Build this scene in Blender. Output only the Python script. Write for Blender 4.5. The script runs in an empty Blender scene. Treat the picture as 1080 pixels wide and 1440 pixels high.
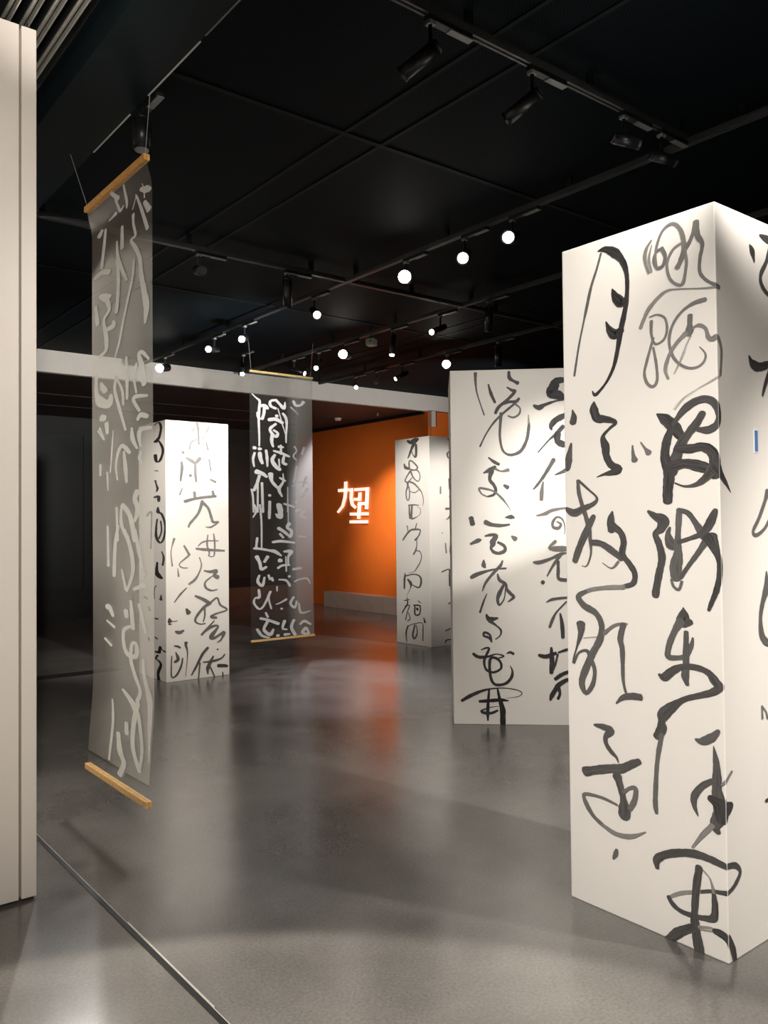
import bpy, bmesh, math, random
from mathutils import Vector, Matrix
random.seed(4)
scene = bpy.context.scene
COL = scene.collection

DATA = {
 'big': '''0.25:-467,2553,8 -486,2500,9 -515,2433,11 -535,2366,13 -556,2292,8 -577,2216,8 -592,2147,9 -603,2093,10
0.05:-480,2565,5 -448,2564,23 -408,2541,34 -373,2501,24 -355,2455,18 -351,2401,15 -357,2335,18 -369,2284,20 -383,2234,21 -399,2161,17 -416,2103,14 -444,2054,11 -477,2020,11 -505,2002,14 -517,2019,5
0.05:-418,2400,6 -404,2368,32 -381,2342,39 -363,2345,26
0.05:-449,2280,5 -432,2244,27 -407,2222,39 -383,2234,30
0.15:-615,1955,6 -609,1926,25 -614,1905,27
0.2:-624,1820,10 -632,1785,21 -639,1753,34 -648,1720,27
0.1:-510,1976,6 -512,1947,33 -497,1910,34 -465,1903,28 -429,1893,23 -414,1881,14 -443,1862,11 -471,1834,17 -460,1795,34 -457,1760,26 -437,1724,29 -402,1703,30 -433,1693,26 -469,1688,11 -502,1679,4
0.3:-340,1789,6 -338,1759,13 -332,1734,24
0.4:-304,1798,6 -289,1777,10 -272,1757,23
0.5:-245,2541,6 -267,2514,13 -273,2475,12 -258,2423,9
0.6:-244,2523,4 -257,2474,10 -246,2424,7
0.35:-202,2500,12 -226,2492,10 -237,2462,10 -222,2432,12 -199,2437,13 -190,2468,13 -204,2501,13
0.45:-225,2430,7 -229,2489,9 -209,2549,10 -180,2576,10 -150,2575,11 -126,2543,13 -116,2501,16 -116,2466,18 -128,2437,18 -143,2414,18
0.4:-68,2557,19 -76,2529,15 -93,2495,13 -116,2466,17 -128,2441,17
0.5:-121,2499,8 -158,2484,10 -183,2441,10 -176,2388,10 -153,2358,11 -126,2348,13 -114,2380,11 -107,2428,10 -112,2472,8
0.4:-67,2551,18 -63,2507,18 -46,2473,14 -55,2428,11 -58,2380,11 -40,2348,11 -11,2324,12 18,2312,18
0.6:13,2309,10 -41,2315,7 -130,2333,6 -185,2340,9 -225,2320,14 -259,2291,16 -280,2259,15 -297,2225,13
0.45:-41,2275,18 -86,2271,14 -132,2249,10 -164,2213,10 -180,2166,10 -174,2115,11 -151,2075,11 -113,2048,10 -76,2043,10 -49,2058,8 -42,2085,7 -63,2113,4
0.45:-251,2242,12 -252,2194,10 -237,2155,9 -204,2163,9 -188,2196,9 -195,2241,9 -227,2261,7 -258,2258,6
0.45:-244,2178,9 -271,2102,10 -284,2053,10 -272,2014,12 -248,2000,12 -231,2023,10 -234,2081,10 -245,2142,9
0.35:-97,2231,17 -99,2200,18 -100,2179,28 -103,2164,18
0.6:-114,2171,18 -150,2143,14 -182,2102,13 -197,2054,13 -187,2020,10
0.75:-96,2157,8 -119,2112,10 -143,2067,7 -163,2034,4
0.5:-88,2184,8 -65,2190,14 -40,2174,11 -30,2141,16 -15,2132,18 5,2137,19 26,2101,14 24,2053,12 17,2008,12
0.8:17,2004,8 -33,1983,7 -77,1965,7 -131,1937,10 -162,1906,10
0.1:-234,1896,7 -202,1874,40 -171,1846,43 -148,1815,35 -130,1785,21
0.15:-171,1850,11 -131,1896,25 -85,1923,29 -41,1927,25 -9,1905,27 4,1866,20 -5,1836,24 -36,1819,27 -76,1825,17
0.15:-57,1879,23 -80,1847,28 -110,1815,28 -141,1776,35 -162,1728,39 -182,1679,43
0.1:-179,1836,24 -196,1795,29 -205,1745,32 -196,1698,36 -190,1665,37 -196,1616,36 -197,1576,31
0.1:-157,1763,28 -104,1759,32 -59,1762,32 -23,1739,34 -13,1690,37 -18,1663,41
0.1:-182,1699,40 -128,1708,35 -68,1694,39 -14,1675,34
0.15:-166,1640,6 -129,1627,8 -84,1632,17 -47,1655,27 -24,1683,38
0.1:-13,1689,38 13,1658,27 42,1631,16 70,1602,3
0.15:-277,1541,10 -249,1522,29 -217,1507,40 -226,1477,32 -249,1457,20 -235,1421,25 -224,1370,26 -237,1313,25 -250,1254,26 -253,1232,25
0.2:-190,1480,9 -198,1457,20 -186,1421,37 -160,1411,28
0.25:-152,1543,21 -156,1492,20 -160,1436,20 -160,1386,31 -170,1337,43 -168,1301,35
0.3:-188,1293,9 -179,1269,10 -159,1259,10 -147,1288,10
0.2:-146,1542,16 -116,1530,18 -87,1492,21 -58,1450,32 -29,1430,34
0.15:-156,1429,14 -110,1443,15 -65,1461,21 -39,1492,30 -16,1539,18
0.2:-55,1430,23 -89,1384,17 -120,1345,15 -151,1302,14
0.1:-36,1444,48 -16,1396,24 -4,1356,18 -7,1308,18 -19,1260,18 -34,1226,16 -47,1194,10
0.25:-592,1669,14 -588,1621,16 -574,1574,17 -556,1526,19 -542,1479,19 -537,1432,14 -535,1378,8 -555,1331,5 -579,1330,3
0.2:-587,1669,11 -545,1635,9 -503,1599,9 -518,1576,17 -565,1558,24 -613,1541,33 -651,1558,16
0.2:-519,1526,19 -548,1479,27 -587,1408,27 -612,1349,24
0.2:-532,1423,22 -484,1418,25 -430,1388,26 -395,1365,24
0.15:-432,1543,6 -440,1509,30 -438,1471,26
0.15:-437,1490,33 -398,1464,23 -384,1426,24 -391,1381,23 -361,1345,22 -338,1308,21 -347,1271,19 -389,1258,16
0.55:-389,1255,19 -460,1250,17 -533,1238,16 -571,1224,17
0.25:-562,1229,16 -598,1207,21 -572,1173,27 -516,1147,25 -490,1103,22 -498,1048,26 -533,990,26 -567,924,27 -588,867,25 -569,827,17 -536,866,17 -525,922,15 -543,966,19 -561,995,13 -600,983,9 -625,940,11
0.4:-409,1351,11 -440,1325,6 -481,1345,3
0.2:-588,1098,35 -589,1062,24 -606,1013,9 -624,964,6 -627,940,10
0.7:-575,1044,4 -514,1054,6
0.4:-477,1073,15 -436,1104,12 -396,1117,9 -374,1117,6
0.25:-392,1112,22 -406,1058,21 -398,1021,20 -397,962,15 -396,902,12 -386,859,9
0.2:-428,811,6 -397,838,19 -354,849,27 -324,850,25
0.15:-142,1196,4 -142,1169,35 -143,1145,42 -116,1147,21
0.25:-154,1147,28 -182,1102,21 -203,1050,20 -205,1015,20 -172,1015,17 -137,1026,18 -114,1067,15 -108,1092,6
0.2:-133,1110,15 -135,1051,20 -136,995,22 -140,953,25 -133,926,14
0.15:-243,945,10 -221,940,32 -189,966,27 -150,986,21 -97,990,21 -53,978,23 -28,951,29 -15,933,30 -40,912,23 -84,895,21 -144,872,18 -191,839,31 -227,805,43 -236,778,24 -236,750,36 -257,718,25
0.3:-236,729,14 -250,669,16 -259,610,14 -265,537,16 -268,471,17 -264,440,13
0.25:-103,738,10 -80,736,26 -43,758,26 -20,783,14
0.2:-38,727,4 -30,675,20 -28,628,27 -29,581,33 -22,542,41 -21,496,41 -38,457,34 -28,437,18
0.2:-42,610,16 -83,581,21 -113,539,22 -114,505,17 -101,474,4
0.1:-53,547,23 -30,537,38 -12,525,54 -13,505,47 -17,480,34
0.1:-12,538,20 32,531,20 22,513,20 -4,500,20
0.5:40,642,11 9,620,12 -11,602,7
0.55:-49,454,18 -86,410,15 -124,357,7
0.15:-265,242,16 -266,270,25 -233,298,26 -170,325,27 -110,338,28 -59,337,26 -16,331,23 50,321,20 83,290,16 48,256,19 6,241,16 -54,229,12 -98,212,10
0.65:-98,212,8 -166,185,14 -213,155,10
0.15:-220,152,14 -205,133,18 -175,119,17 -129,119,17 -85,126,19 -50,139,23 -44,180,20 -47,219,14
0.65:-47,226,11 -60,269,7 -89,293,4
0.15:-100,295,23 -112,224,24 -120,139,22 -119,92,28 -111,40,32 -105,7,33
0.15:-231,-3,17 -207,16,28 -176,46,31 -126,79,25
0.7:-100,88,19 -56,98,16
0.1:-46,96,20 -21,95,26 2,83,25 26,42,26 38,2,23
0.2:-529,710,9 -488,710,23 -454,702,29 -478,674,18 -476,648,18 -454,622,17 -431,605,12 -423,588,5
0.2:-575,519,36 -528,535,32 -464,555,33 -411,567,33 -363,595,27 -333,611,22
0.2:-429,534,35 -416,500,26 -404,458,24 -398,426,42 -401,392,42
0.35:-402,481,13 -373,503,12 -349,507,16 -354,464,19 -375,425,18
0.35:-431,425,9 -484,434,11 -539,435,12 -584,426,13 -573,392,20 -541,354,17 -495,329,15
0.55:-495,329,15 -442,314,18 -390,318,18 -347,335,12 -309,358,3
0.3:-436,254,11 -442,235,17 -453,215,6
0.1:235,2502,9 252,2484,30 265,2450,9
0.1:308,2555,6 360,2551,29 435,2553,22 514,2581,8
0.15:389,2536,22 356,2467,18 310,2407,19 323,2365,19 388,2343,15 474,2383,14 493,2455,11
0.1:214,2095,10 239,2069,36 296,2066,32 385,2090,22 494,2114,12
0.1:369,2063,22 330,2007,19 306,1961,9
0.2:415,2083,18 428,2024,18 503,1979,11
0.3:328,1609,25 307,1572,17 261,1511,16 218,1465,14 242,1451,14 303,1475,14 376,1533,13 420,1488,13
0.25:308,1316,7 306,1259,32 275,1203,24 258,1147,19 270,1083,30 326,1056,22 388,1094,18 361,1161,12
0.4:255,837,7 258,792,10
0.4:259,834,6 284,811,7 298,787,10 316,813,7
0.1:271,495,14 317,496,19 391,488,10''',
 'mid': '''0.2:192,2638,26 192,2573,18 201,2493,12 227,2403,10 254,2322,12
0.1:288,2551,12 307,2481,26 335,2415,20
0.1:442,2642,22 446,2597,30 475,2574,22 506,2557,30
0.1:428,2526,12 464,2502,22 486,2494,24 424,2428,24 364,2380,26 339,2335,26
0.1:384,2399,20 443,2416,22 487,2417,22 514,2438,22
0.15:507,2426,20 463,2387,18 393,2329,18 324,2261,16 264,2173,12 220,2084,14
0.3:484,2399,14 521,2366,12 513,2322,16 471,2298,16 432,2310,12
0.2:381,2329,28 373,2250,22 369,2151,20 385,2061,18 419,2023,18 467,2018,22 526,2048,26 567,2127,24 582,2206,24 586,2251,18
0.6:583,2256,18 582,2315,8
0.15:283,1998,12 320,1968,24 357,1947,24
0.15:245,1884,12 290,1905,34 329,1925,30
0.15:304,1898,40 289,1834,26 318,1794,26 333,1754,24 317,1719,20 272,1705,14
0.35:272,1703,10 228,1726,12 209,1766,16 249,1765,18 317,1744,14 375,1694,18 414,1644,8 442,1599,3
0.4:334,1911,18 378,1894,14 427,1903,28
0.2:396,1788,18 420,1773,34
0.15:147,1543,40 157,1500,38
0.2:255,1512,40 294,1495,30 363,1486,26 431,1493,14
0.2:403,1547,12 442,1550,32 463,1545,20
0.2:249,1408,12 293,1417,24 332,1409,30 307,1368,46 307,1348,40 292,1318,22 311,1289,24 350,1279,26 394,1298,28 390,1333,24 346,1360,22
0.2:140,1349,16 194,1374,34 219,1380,12
0.3:448,1404,16 471,1386,41
0.2:237,1227,12 236,1192,38 246,1173,16
0.25:376,1221,14 361,1187,24 329,1153,24 279,1098,22 244,1049,20 224,995,8
0.2:144,1099,30 191,1123,32 270,1148,18 339,1162,12 399,1165,16
0.2:338,1123,12 352,1078,26 396,1049,22 405,1009,24 434,975,26 455,950,24 414,916,10
0.2:386,1049,18 351,980,32 336,931,24 350,891,16 385,940,10 396,1019,10
0.15:258,975,6 233,921,14 204,837,16
0.1:251,820,14 273,785,40 334,793,16
0.15:277,771,30 324,738,14 357,704,16 352,665,12 317,635,8
0.1:288,613,10 269,645,18 230,662,18 237,686,18 274,669,18 288,623,12
0.05:209,556,8 248,571,14 268,564,18 247,517,20 230,467,20 246,408,18 299,389,18 354,419,18 349,468,20 311,497,20 276,487,22 270,409,22 284,330,22 318,296,22 386,306,22 430,351,24 438,400,16 422,439,5
0.05:150,526,20 193,502,26 262,507,18 321,525,10 377,510,12 340,496,10
0.1:399,529,8 423,539,20 447,528,22
0.05:62,176,22 121,211,28 200,246,22 278,266,12 376,272,8 473,258,8 507,234,6 472,209,5 394,199,3
0:264,256,16 256,163,22 252,94,26 253,31,12
0:194,172,22 277,178,26 355,184,24 406,178,10
0:327,267,14 341,193,26 362,115,43 363,56,43 363,0,41
0.05:325,105,16 276,85,22 218,89,22 208,104,14 277,129,6 335,136,4
0:840,2572,39 796,2563,59 771,2519,79 756,2475,79 805,2459,69 838,2438,49
0.05:624,2384,20 662,2368,42 702,2387,26 785,2415,14 838,2420,10
0.05:856,2309,39 782,2271,45 748,2227,36 752,2201,14
0.1:835,2221,35 781,2163,26 732,2124,12 648,2031,8
0.05:796,2172,49 795,2113,49 838,2087,49
0.2:764,1975,32 729,1916,28 679,1838,24 625,1770,16 605,1755,5
0.35:684,1809,12 673,1740,30 669,1680,30
0.4:632,1558,8 695,1572,26 744,1596,24 836,1612,14 889,1609,14
0.2:893,1914,39 830,1885,26 772,1862,8
0.3:836,1418,5 837,1482,8 820,1531,10 782,1546,14 752,1512,22 752,1473,20 790,1463,24 810,1492,18 781,1512,10
0.35:767,1364,28 720,1316,18 778,1310,43 841,1310,39
0.25:607,1210,18 651,1210,30 738,1239,20 797,1268,24 845,1278,12
0.25:802,1263,24 747,1185,20 703,1107,10
0.2:786,1214,22 785,1146,26 789,1087,26 852,1077,26
0.15:668,1062,30 674,1058,30
0.2:695,911,8 744,935,20 879,950,14
0.2:840,915,14 771,842,14 742,793,22 717,729,22
0.1:795,827,14 808,744,31 812,651,27
0.05:636,519,22 689,509,33 757,534,25
0.05:726,573,18 728,519,33 730,461,39 724,392,33
0.1:772,524,18 754,451,16 734,402,14
0.05:777,539,14 835,559,20 883,569,14
0.05:754,344,29 803,378,29 871,403,25
0.05:841,340,27 783,305,37 753,266,37 724,217,33 714,189,18
0.05:773,285,27 784,237,22 770,198,22''',
 'far': '''0.15:-402,2557,26 -339,2532,50 -248,2553,65 -203,2559,29
0.2:-271,2526,49 -325,2451,32 -371,2375,24 -399,2337,12
0.2:-242,2494,30 -239,2405,30 -252,2341,24 -296,2369,12 -325,2421,10
0.25:-472,2267,18 -443,2220,38 -374,2205,34
0.3:-374,2215,18 -373,2295,18 -327,2297,18 -253,2248,18 -217,2206,18 -269,2179,18 -344,2189,24
0.35:-352,2174,24 -421,2108,16 -456,2055,18 -407,2036,16 -323,2088,10
0.35:-345,2164,22 -301,2092,16 -227,2039,14 -182,2057,12 -174,2115,10 -210,2166,14 -254,2179,14
0.35:-407,2028,28 -408,1978,24 -440,1909,16 -426,1819,14 -388,1813,14 -372,1897,14 -385,1977,14
0.35:-377,2041,22 -287,2012,20 -199,1949,16 -141,1888,10 -113,1800,8 -129,1732,5
0.4:-364,1916,10 -274,1898,12 -199,1930,10
0.35:-394,1743,18 -291,1746,16 -202,1738,10
0.35:-379,1738,18 -380,1658,20 -369,1579,22
0.35:-329,1737,20 -338,1657,24 -339,1578,24 -279,1582,16 -234,1597,8 -174,1635,7 -174,1694,6 -232,1724,4
0.35:-424,1485,14 -410,1415,10
0.35:-243,1513,12 -274,1439,14
0.3:-511,1304,18 -433,1380,22 -356,1430,22 -266,1439,24 -178,1430,16 -208,1361,16 -276,1306,24
0.35:-246,1312,10 -247,1233,12 -271,1174,20 -309,1128,18
0.35:-271,1169,12 -197,1170,12 -161,1117,10 -184,1038,12 -252,958,12 -305,912,8 -411,893,4
0.2:-472,884,11 -487,805,25 -492,692,18
0.2:-472,850,16 -318,879,13 -202,862,18 -170,798,22 -213,719,18 -338,745,13
0.2:-422,808,22 -371,766,38 -372,710,11 -442,605,4
0.15:-495,540,11 -400,558,11
0.15:-439,583,9 -435,505,16 -496,433,14 -541,379,11
0.15:-487,468,11 -393,486,11 -437,404,11 -473,301,11
0.15:-420,395,9 -387,319,11 -439,287,11
0.15:-232,552,11 -187,533,11
0.1:-316,491,16 -224,498,18 -192,478,15 -210,389,15 -293,382,20 -291,476,18
0.1:-250,457,29 -245,441,29
0.1:-131,352,11 -109,299,24
0.15:-428,227,16 -467,133,18 -455,23,9
0.15:-295,250,16 -339,124,20 -306,77,18 -255,154,13 -270,252,9
0.15:-448,213,6 -329,258,6 -162,284,8 -147,187,13 -152,66,11
0.15:319,2569,14 359,2527,22 414,2525,14
0.2:371,2428,12 302,2381,16 322,2327,16 383,2340,10
0.3:342,2165,8 342,2140,12
0.15:324,2066,12 333,1938,14
0.5:182,1964,14 181,1881,18
0.2:360,1889,12 328,1839,12
0.3:271,1691,29 386,1700,22
0.3:358,1642,14 317,1583,18 276,1559,10
0.3:202,1399,9 205,1388,9
0.35:253,1266,11 266,1145,15
0.3:341,1276,11 327,1154,11 360,1129,11
0.15:187,912,13 308,940,13 314,857,15 320,735,20
0.15:327,707,15 342,699,13
0.15:293,516,13 370,545,13
0.15:339,502,11 345,414,11
0.1:243,186,15 365,214,13
0.1:233,41,15 256,69,13 362,71,13
0.1:349,204,11 352,116,11''',
 'back': '''0.4:333,2530,22 348,2457,18 353,2319,16
0.55:284,2448,25 311,2484,16
0.55:392,2509,10 452,2503,24 446,2453,20 402,2450,14
0.45:326,2362,12 273,2335,14 251,2265,16
0.5:397,2386,14 402,2373,12
0.4:434,2343,12 454,2265,16
0.35:180,2233,21 186,2221,17
0.3:167,2135,14 171,2077,23 155,1951,15
0.6:174,1874,10 146,1815,15
0.4:219,2176,16 272,2149,27 315,2131,25 363,2177,31
0.45:314,2112,22 314,2023,22 322,1945,16
0.35:255,2002,23 266,2006,21
0.5:466,2167,16 482,2058,14
0.4:481,1969,14 533,1946,20
0.5:302,1837,23 307,1793,20
0.5:503,1851,20 513,1801,24
0.45:201,1748,25 302,1774,21 410,1790,22 535,1803,20
0.45:388,1750,26 344,1632,20 258,1535,19 237,1496,14
0.45:398,1731,24 452,1682,20 485,1593,20 506,1543,20 567,1545,12 484,1494,14 424,1495,6
0.5:446,1416,8 437,1317,14 461,1238,12 455,1208,10 493,1197,8 516,1217,12 522,1325,14 511,1424,10
0.45:321,1281,16 428,1268,22 627,1253,16
0.5:342,1309,10 386,1343,12 451,1356,12 560,1354,8
0.5:85,1382,19 61,1306,8 51,1240,8 64,1120,11
0.5:189,1313,14 231,1244,17 236,1215,16 141,1141,8 162,1102,10 225,1094,7
0.5:120,1096,5 130,1018,15
0.5:353,1194,8 374,1115,10 341,1028,14 298,972,21 240,936,16
0.35:213,899,8 150,844,13 83,767,7
0.4:406,1060,12 471,1047,22 537,1054,28 514,1011,26 553,989,34
0.4:492,1002,10 416,947,14 421,892,18 481,860,14 547,866,8
0.35:308,816,16 383,782,24 447,744,28
0.3:469,737,26 393,693,22 317,611,19 307,563,14 360,535,10 414,540,8
0.35:404,702,16 409,624,14 392,557,10
0.35:480,747,16 546,782,14 579,711,16 656,656,14 534,625,14 479,599,24 534,585,20
0.3:512,557,10 435,485,18 375,431,20
0.3:381,441,14 490,500,20 555,495,14 478,403,35 511,385,22 577,414,20 622,430,26 588,363,14 543,338,6
0.2:212,691,19 233,656,35
0.15:31,614,13 36,585,31 46,582,8 113,588,5
0.2:25,562,11 48,559,10
0.3:97,484,15 138,471,27 180,487,13
0.2:81,347,8 117,339,17 143,322,13
0.2:205,364,27 203,342,19 220,252,8 199,43,4
0.2:55,250,8 49,156,10 54,51,11 105,64,15 152,144,15 168,219,10
0.2:96,284,8 121,215,25 85,190,17
0.2:439,294,20 380,236,22 315,126,19 262,45,10
0.25:352,151,12 336,-2,12
0.2:390,157,10 488,156,18 587,175,14 626,211,10
0.2:499,204,12 466,149,26 438,93,27 438,35,10
0.2:455,121,12 509,7,12
0.2:545,268,14 552,266,12
0.1:553,105,26 619,98,26 655,89,16
0.1:602,35,8 606,-5,12
0.05:-262,2510,6 -155,2528,10 -104,2474,12 -133,2399,12 -168,2369,19 -228,2340,22 -157,2343,10 -76,2278,13 -65,2220,12 -135,2147,14 -217,2148,14 -241,2213,18
0.4:-242,2057,10 -178,2051,8
0.1:-243,1959,10 -219,1918,8 -189,1878,12 -213,1850,8
0.1:-256,1793,18 -173,1800,17 -162,1751,14
0.1:-181,1693,8 -175,1644,19 -93,1624,13 -21,1537,11 -17,1460,10 -61,1374,10 -142,1344,12 -224,1402,14 -223,1499,10 -199,1577,8
0.15:-117,1557,8 -99,1460,8 -165,1383,8
0.5:-452,1610,10 -341,1652,10 -343,1460,7 -357,1283,7
0.15:-97,1260,6 -51,1204,10 -75,1126,10
0.05:-202,1151,10 -215,1073,16 -180,1026,27 -110,1000,21
0.5:-277,788,6 -276,885,6 -228,922,6
0.15:-112,837,5 -119,788,15
0.1:-247,597,14 -200,597,14
0.15:-256,414,8 -209,400,10
0:-234,271,19 -163,275,17 -139,335,10 -105,310,8 -25,295,13
0:-199,242,10 -241,203,10 -164,188,12 -125,155,13 -177,90,15 -189,50,12 -166,-4,19 -126,-4,8
0.4:-508,792,16 -446,776,10
0.4:-410,700,8 -386,662,8
0.4:-425,392,8 -401,365,8''',
 'film2': '''0.2:30,2945,9 88,2904,16 127,2873,21 118,2781,23 113,2655,20 118,2496,16 117,2381,14
0.1:120,2815,25 186,2832,30 226,2801,30
0.1:186,2809,27 179,2740,25 159,2681,25
0.2:94,2745,16 104,2694,18 159,2675,16
0:341,2903,25 267,2885,23 266,2833,25 334,2809,25
0:334,2905,21 388,2860,26 442,2818,30 457,2889,9
0:245,2676,32 333,2688,37 421,2653,28
0:340,2726,28 353,2727,28
0:332,2635,23 264,2585,25 264,2544,23 331,2494,28 358,2533,23 305,2564,18
0:284,2505,30 277,2436,28 296,2379,16
0.1:428,2759,21 469,2703,26 475,2610,19 467,2516,16 467,2434,12
0.3:361,2812,9 407,2675,9 454,2539,9
0.2:568,2910,23 595,2865,26 665,2871,19 701,2910,31
0.6:532,2837,14 636,2762,9
0.2:52,2355,32 67,2354,29
0.1:117,2347,32 133,2346,27
0.2:58,2299,20 38,2230,20 50,2151,14
0.1:123,2302,32 129,2245,34 155,2189,23
0.1:203,2334,21 215,2249,25 218,2157,14
0:371,2383,25 425,2380,21
0:303,2333,18 397,2314,28 507,2278,19
0:398,2402,14 397,2303,21
0:316,2288,25 282,2228,32 328,2161,37 382,2128,30
0.1:438,2281,21 424,2211,28 465,2189,26
0.1:370,2244,14 376,2163,14
0.1:82,2095,45 154,2075,34 207,2042,25
0.2:115,2051,25 88,1971,25 48,1890,25
0:260,2072,46 273,1998,28 326,1942,28 367,1914,21
0.1:423,2083,9 422,1990,19 367,1908,30 407,1827,16
0.1:381,2035,19 449,2002,21
0.2:95,1982,16 92,1653,16
0.2:147,1972,21 152,1835,21 158,1653,21
0.3:16,1901,14 35,1811,16 40,1653,14
0.1:240,1839,25 251,1834,23
0.1:245,1768,25 241,1653,25 237,1584,21
0:359,1734,42 378,1665,42 391,1596,35 337,1607,23
0:433,1746,19 571,1712,19
0.4:483,1933,9 481,1654,12
0.5:577,2393,14 605,2347,12 562,2287,14 604,2241,12
0.4:703,2388,21 675,2315,21
0.5:603,2171,16 573,1994,16
0.4:729,2057,21 685,1937,21
0.3:742,1915,28 670,1831,28 599,1760,26
0.5:545,1946,9 658,1996,9 742,1986,12
0.2:47,1730,20 73,1663,20 33,1595,9
0.2:119,1731,16 137,1560,16 139,1390,14 138,1254,14
0:379,1733,30 392,1663,35 364,1617,30 324,1629,18
0.3:488,1710,9 486,1524,9
0:500,1524,35 472,1478,26 527,1442,28 520,1384,28
0:356,1473,30 431,1432,28 513,1372,21
0.1:376,1409,21 417,1368,21
0:281,1319,23 389,1328,28 567,1307,19
0.2:598,1664,26 711,1676,26 654,1617,21 724,1582,17
0.3:624,1382,14 722,1369,17
0.2:84,1368,20 70,1266,20
0.1:44,1256,20 135,1248,23 240,1228,23 307,1215,34 388,1167,16
0:76,1165,34 114,1095,27 133,1027,27 193,1047,25
0.2:173,1105,23 213,1160,30
0:367,1115,39 385,1112,35
0:346,1030,21 400,1057,21 496,1059,16
0:429,1212,21 525,1209,37 483,1152,21 482,1071,16
0.2:449,1153,14 454,991,14
0.1:107,960,18 87,893,25 145,845,25 172,934,18
0.1:225,955,21 238,908,14
0.1:262,924,25 278,895,21
0.2:358,903,14 453,887,21 501,826,21
0.1:490,931,26 501,933,23
0.3:331,824,16 331,778,11
0.1:99,802,20 105,723,25 53,714,16 39,659,18 104,593,18 170,639,18 250,782,21 223,704,16 255,588,16
0.3:316,630,9 383,648,16 452,679,21
0.2:383,579,18 396,576,16
0.1:548,696,21 506,629,21 561,579,21 589,647,16
0.3:551,1010,26 649,1018,21
0.3:564,870,16 619,890,16 732,897,17 774,836,9
0.4:617,622,19 644,515,21 771,529,12
0.1:182,548,16 208,500,21
0.1:116,490,23 208,466,25 341,416,28
0:208,455,25 155,368,25 233,305,32 274,358,18
0.2:70,376,23 128,303,23 220,272,16
0.1:422,438,30 395,360,18 449,344,16
0.1:326,285,28 340,286,25
0.1:421,289,25 483,289,19
0.1:546,440,26 511,362,26 558,277,28
0.1:629,387,19 685,418,28 770,376,19
0:699,335,35 656,291,26 740,272,24 713,339,19''',
 'film1': '''0.2:283,3160,6 293,3094,10 303,3061,6
0.3:439,3171,10 380,3129,16
0.3:409,3132,9 390,3073,10 341,3080,7
0:119,3090,11 66,3073,22 19,3057,12
0.3:92,3106,3 84,3040,5
0.2:182,3083,6 120,2996,10 51,2885,12
0.1:84,3020,11 33,2969,19
0.4:182,3079,4 228,3030,5
0.1:219,3002,11 219,2956,9 192,2894,10 248,2885,10 193,2834,13 139,2770,13 122,2689,15 88,2597,19 62,2522,21 80,2450,8
0.1:211,2782,10 230,2702,10 287,2614,10 345,2525,10 404,2420,9 414,2407,9 464,2353,6
0.2:638,3042,17 671,3027,22
0.2:585,3034,11 607,2948,14 639,2849,14
0.1:739,2819,17 629,2823,18 534,2803,17
0.3:440,3074,13 532,3065,6
0.2:361,2984,10 362,2881,16
0.1:431,2930,6 411,2835,13 305,2706,10
0.1:431,2840,13 412,2739,13 423,2638,13 443,2576,13
0:662,2707,15 587,2683,27 524,2676,14
0.1:566,2663,18 535,2610,14 609,2572,11 588,2499,18 577,2452,17 588,2408,15 675,2392,11
0.2:728,2668,14 696,2567,17
0.1:588,2515,14 484,2517,21 484,2539,10
0:38,2275,8 107,2317,12 151,2315,13 116,2253,18 91,2166,18
0.1:308,2327,10 299,2217,13 300,2124,10
0:445,2254,10 465,2190,12 406,2094,13 320,1975,9
0.2:445,2246,7 366,2176,10 348,2101,10
0.2:179,2277,8 206,2211,10 180,2137,7
0.1:719,2295,14 720,2209,17 665,2155,35 548,2129,30 517,2167,16
0.1:654,2246,14 589,2199,20 654,2223,12
0:57,2107,10 180,2119,14 216,2106,13 145,2048,10
0:163,2009,13 127,2026,17 58,2011,15
0.2:-42,1953,7 128,1956,17 146,1909,12 128,1880,8
0:644,2068,26 611,2063,23
0.1:580,2031,17 570,1984,14
0.3:676,2018,6 612,1950,6 698,2005,6
0.2:487,1984,5 508,1874,7 529,1778,5
0:235,1974,8 227,1924,16 173,1873,8
0.1:128,1852,8 146,1826,12 120,1796,6
0:264,1859,13 349,1898,16 408,1881,13 448,1810,10 428,1736,6
0:340,1869,9 321,1802,16 303,1719,10
0.2:667,1824,11 667,1771,9
0.2:571,1780,8 561,1690,6
0:174,1667,21 201,1633,17 166,1584,18 202,1528,10
0:351,1609,17 257,1550,17 203,1437,17
0.1:370,1610,7 371,1515,13 295,1451,16
0.2:439,1597,10 420,1435,10
0.3:417,1505,12 457,1407,14 471,1260,16
0.3:565,1506,8 553,1306,12
0.1:326,1486,11 252,1392,15 228,1289,13 303,1191,8
0:203,1486,13 155,1384,13 121,1312,7
0.1:366,1293,8 316,1200,11
0.1:105,1287,15 133,1263,13
0.1:217,1205,11 105,1230,16
0.1:157,1135,13 88,1013,9
0:254,1147,9 242,1082,15 230,1018,15
0.1:316,1095,19 304,1068,15
0:267,1024,11 342,998,13 343,931,13 293,889,17 195,891,17 194,947,13 243,942,11 256,865,13 208,797,13 149,732,11 184,681,15
0.1:357,710,10 233,663,22 173,618,20
0:173,673,15 209,575,17 198,466,15 105,377,15
0.2:161,620,13 93,479,11 105,377,9
0.1:568,1096,20 535,1096,20 486,1058,12
0.2:568,1026,8 465,1003,10
0.2:597,933,10 508,908,10
0.1:112,883,9 101,812,11 34,696,20 13,567,20 -19,441,18
0.2:488,641,7 462,528,10 477,350,8
0.1:384,495,15 346,417,21 289,372,17 334,310,19
0.1:295,559,15 283,514,15''',
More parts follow.
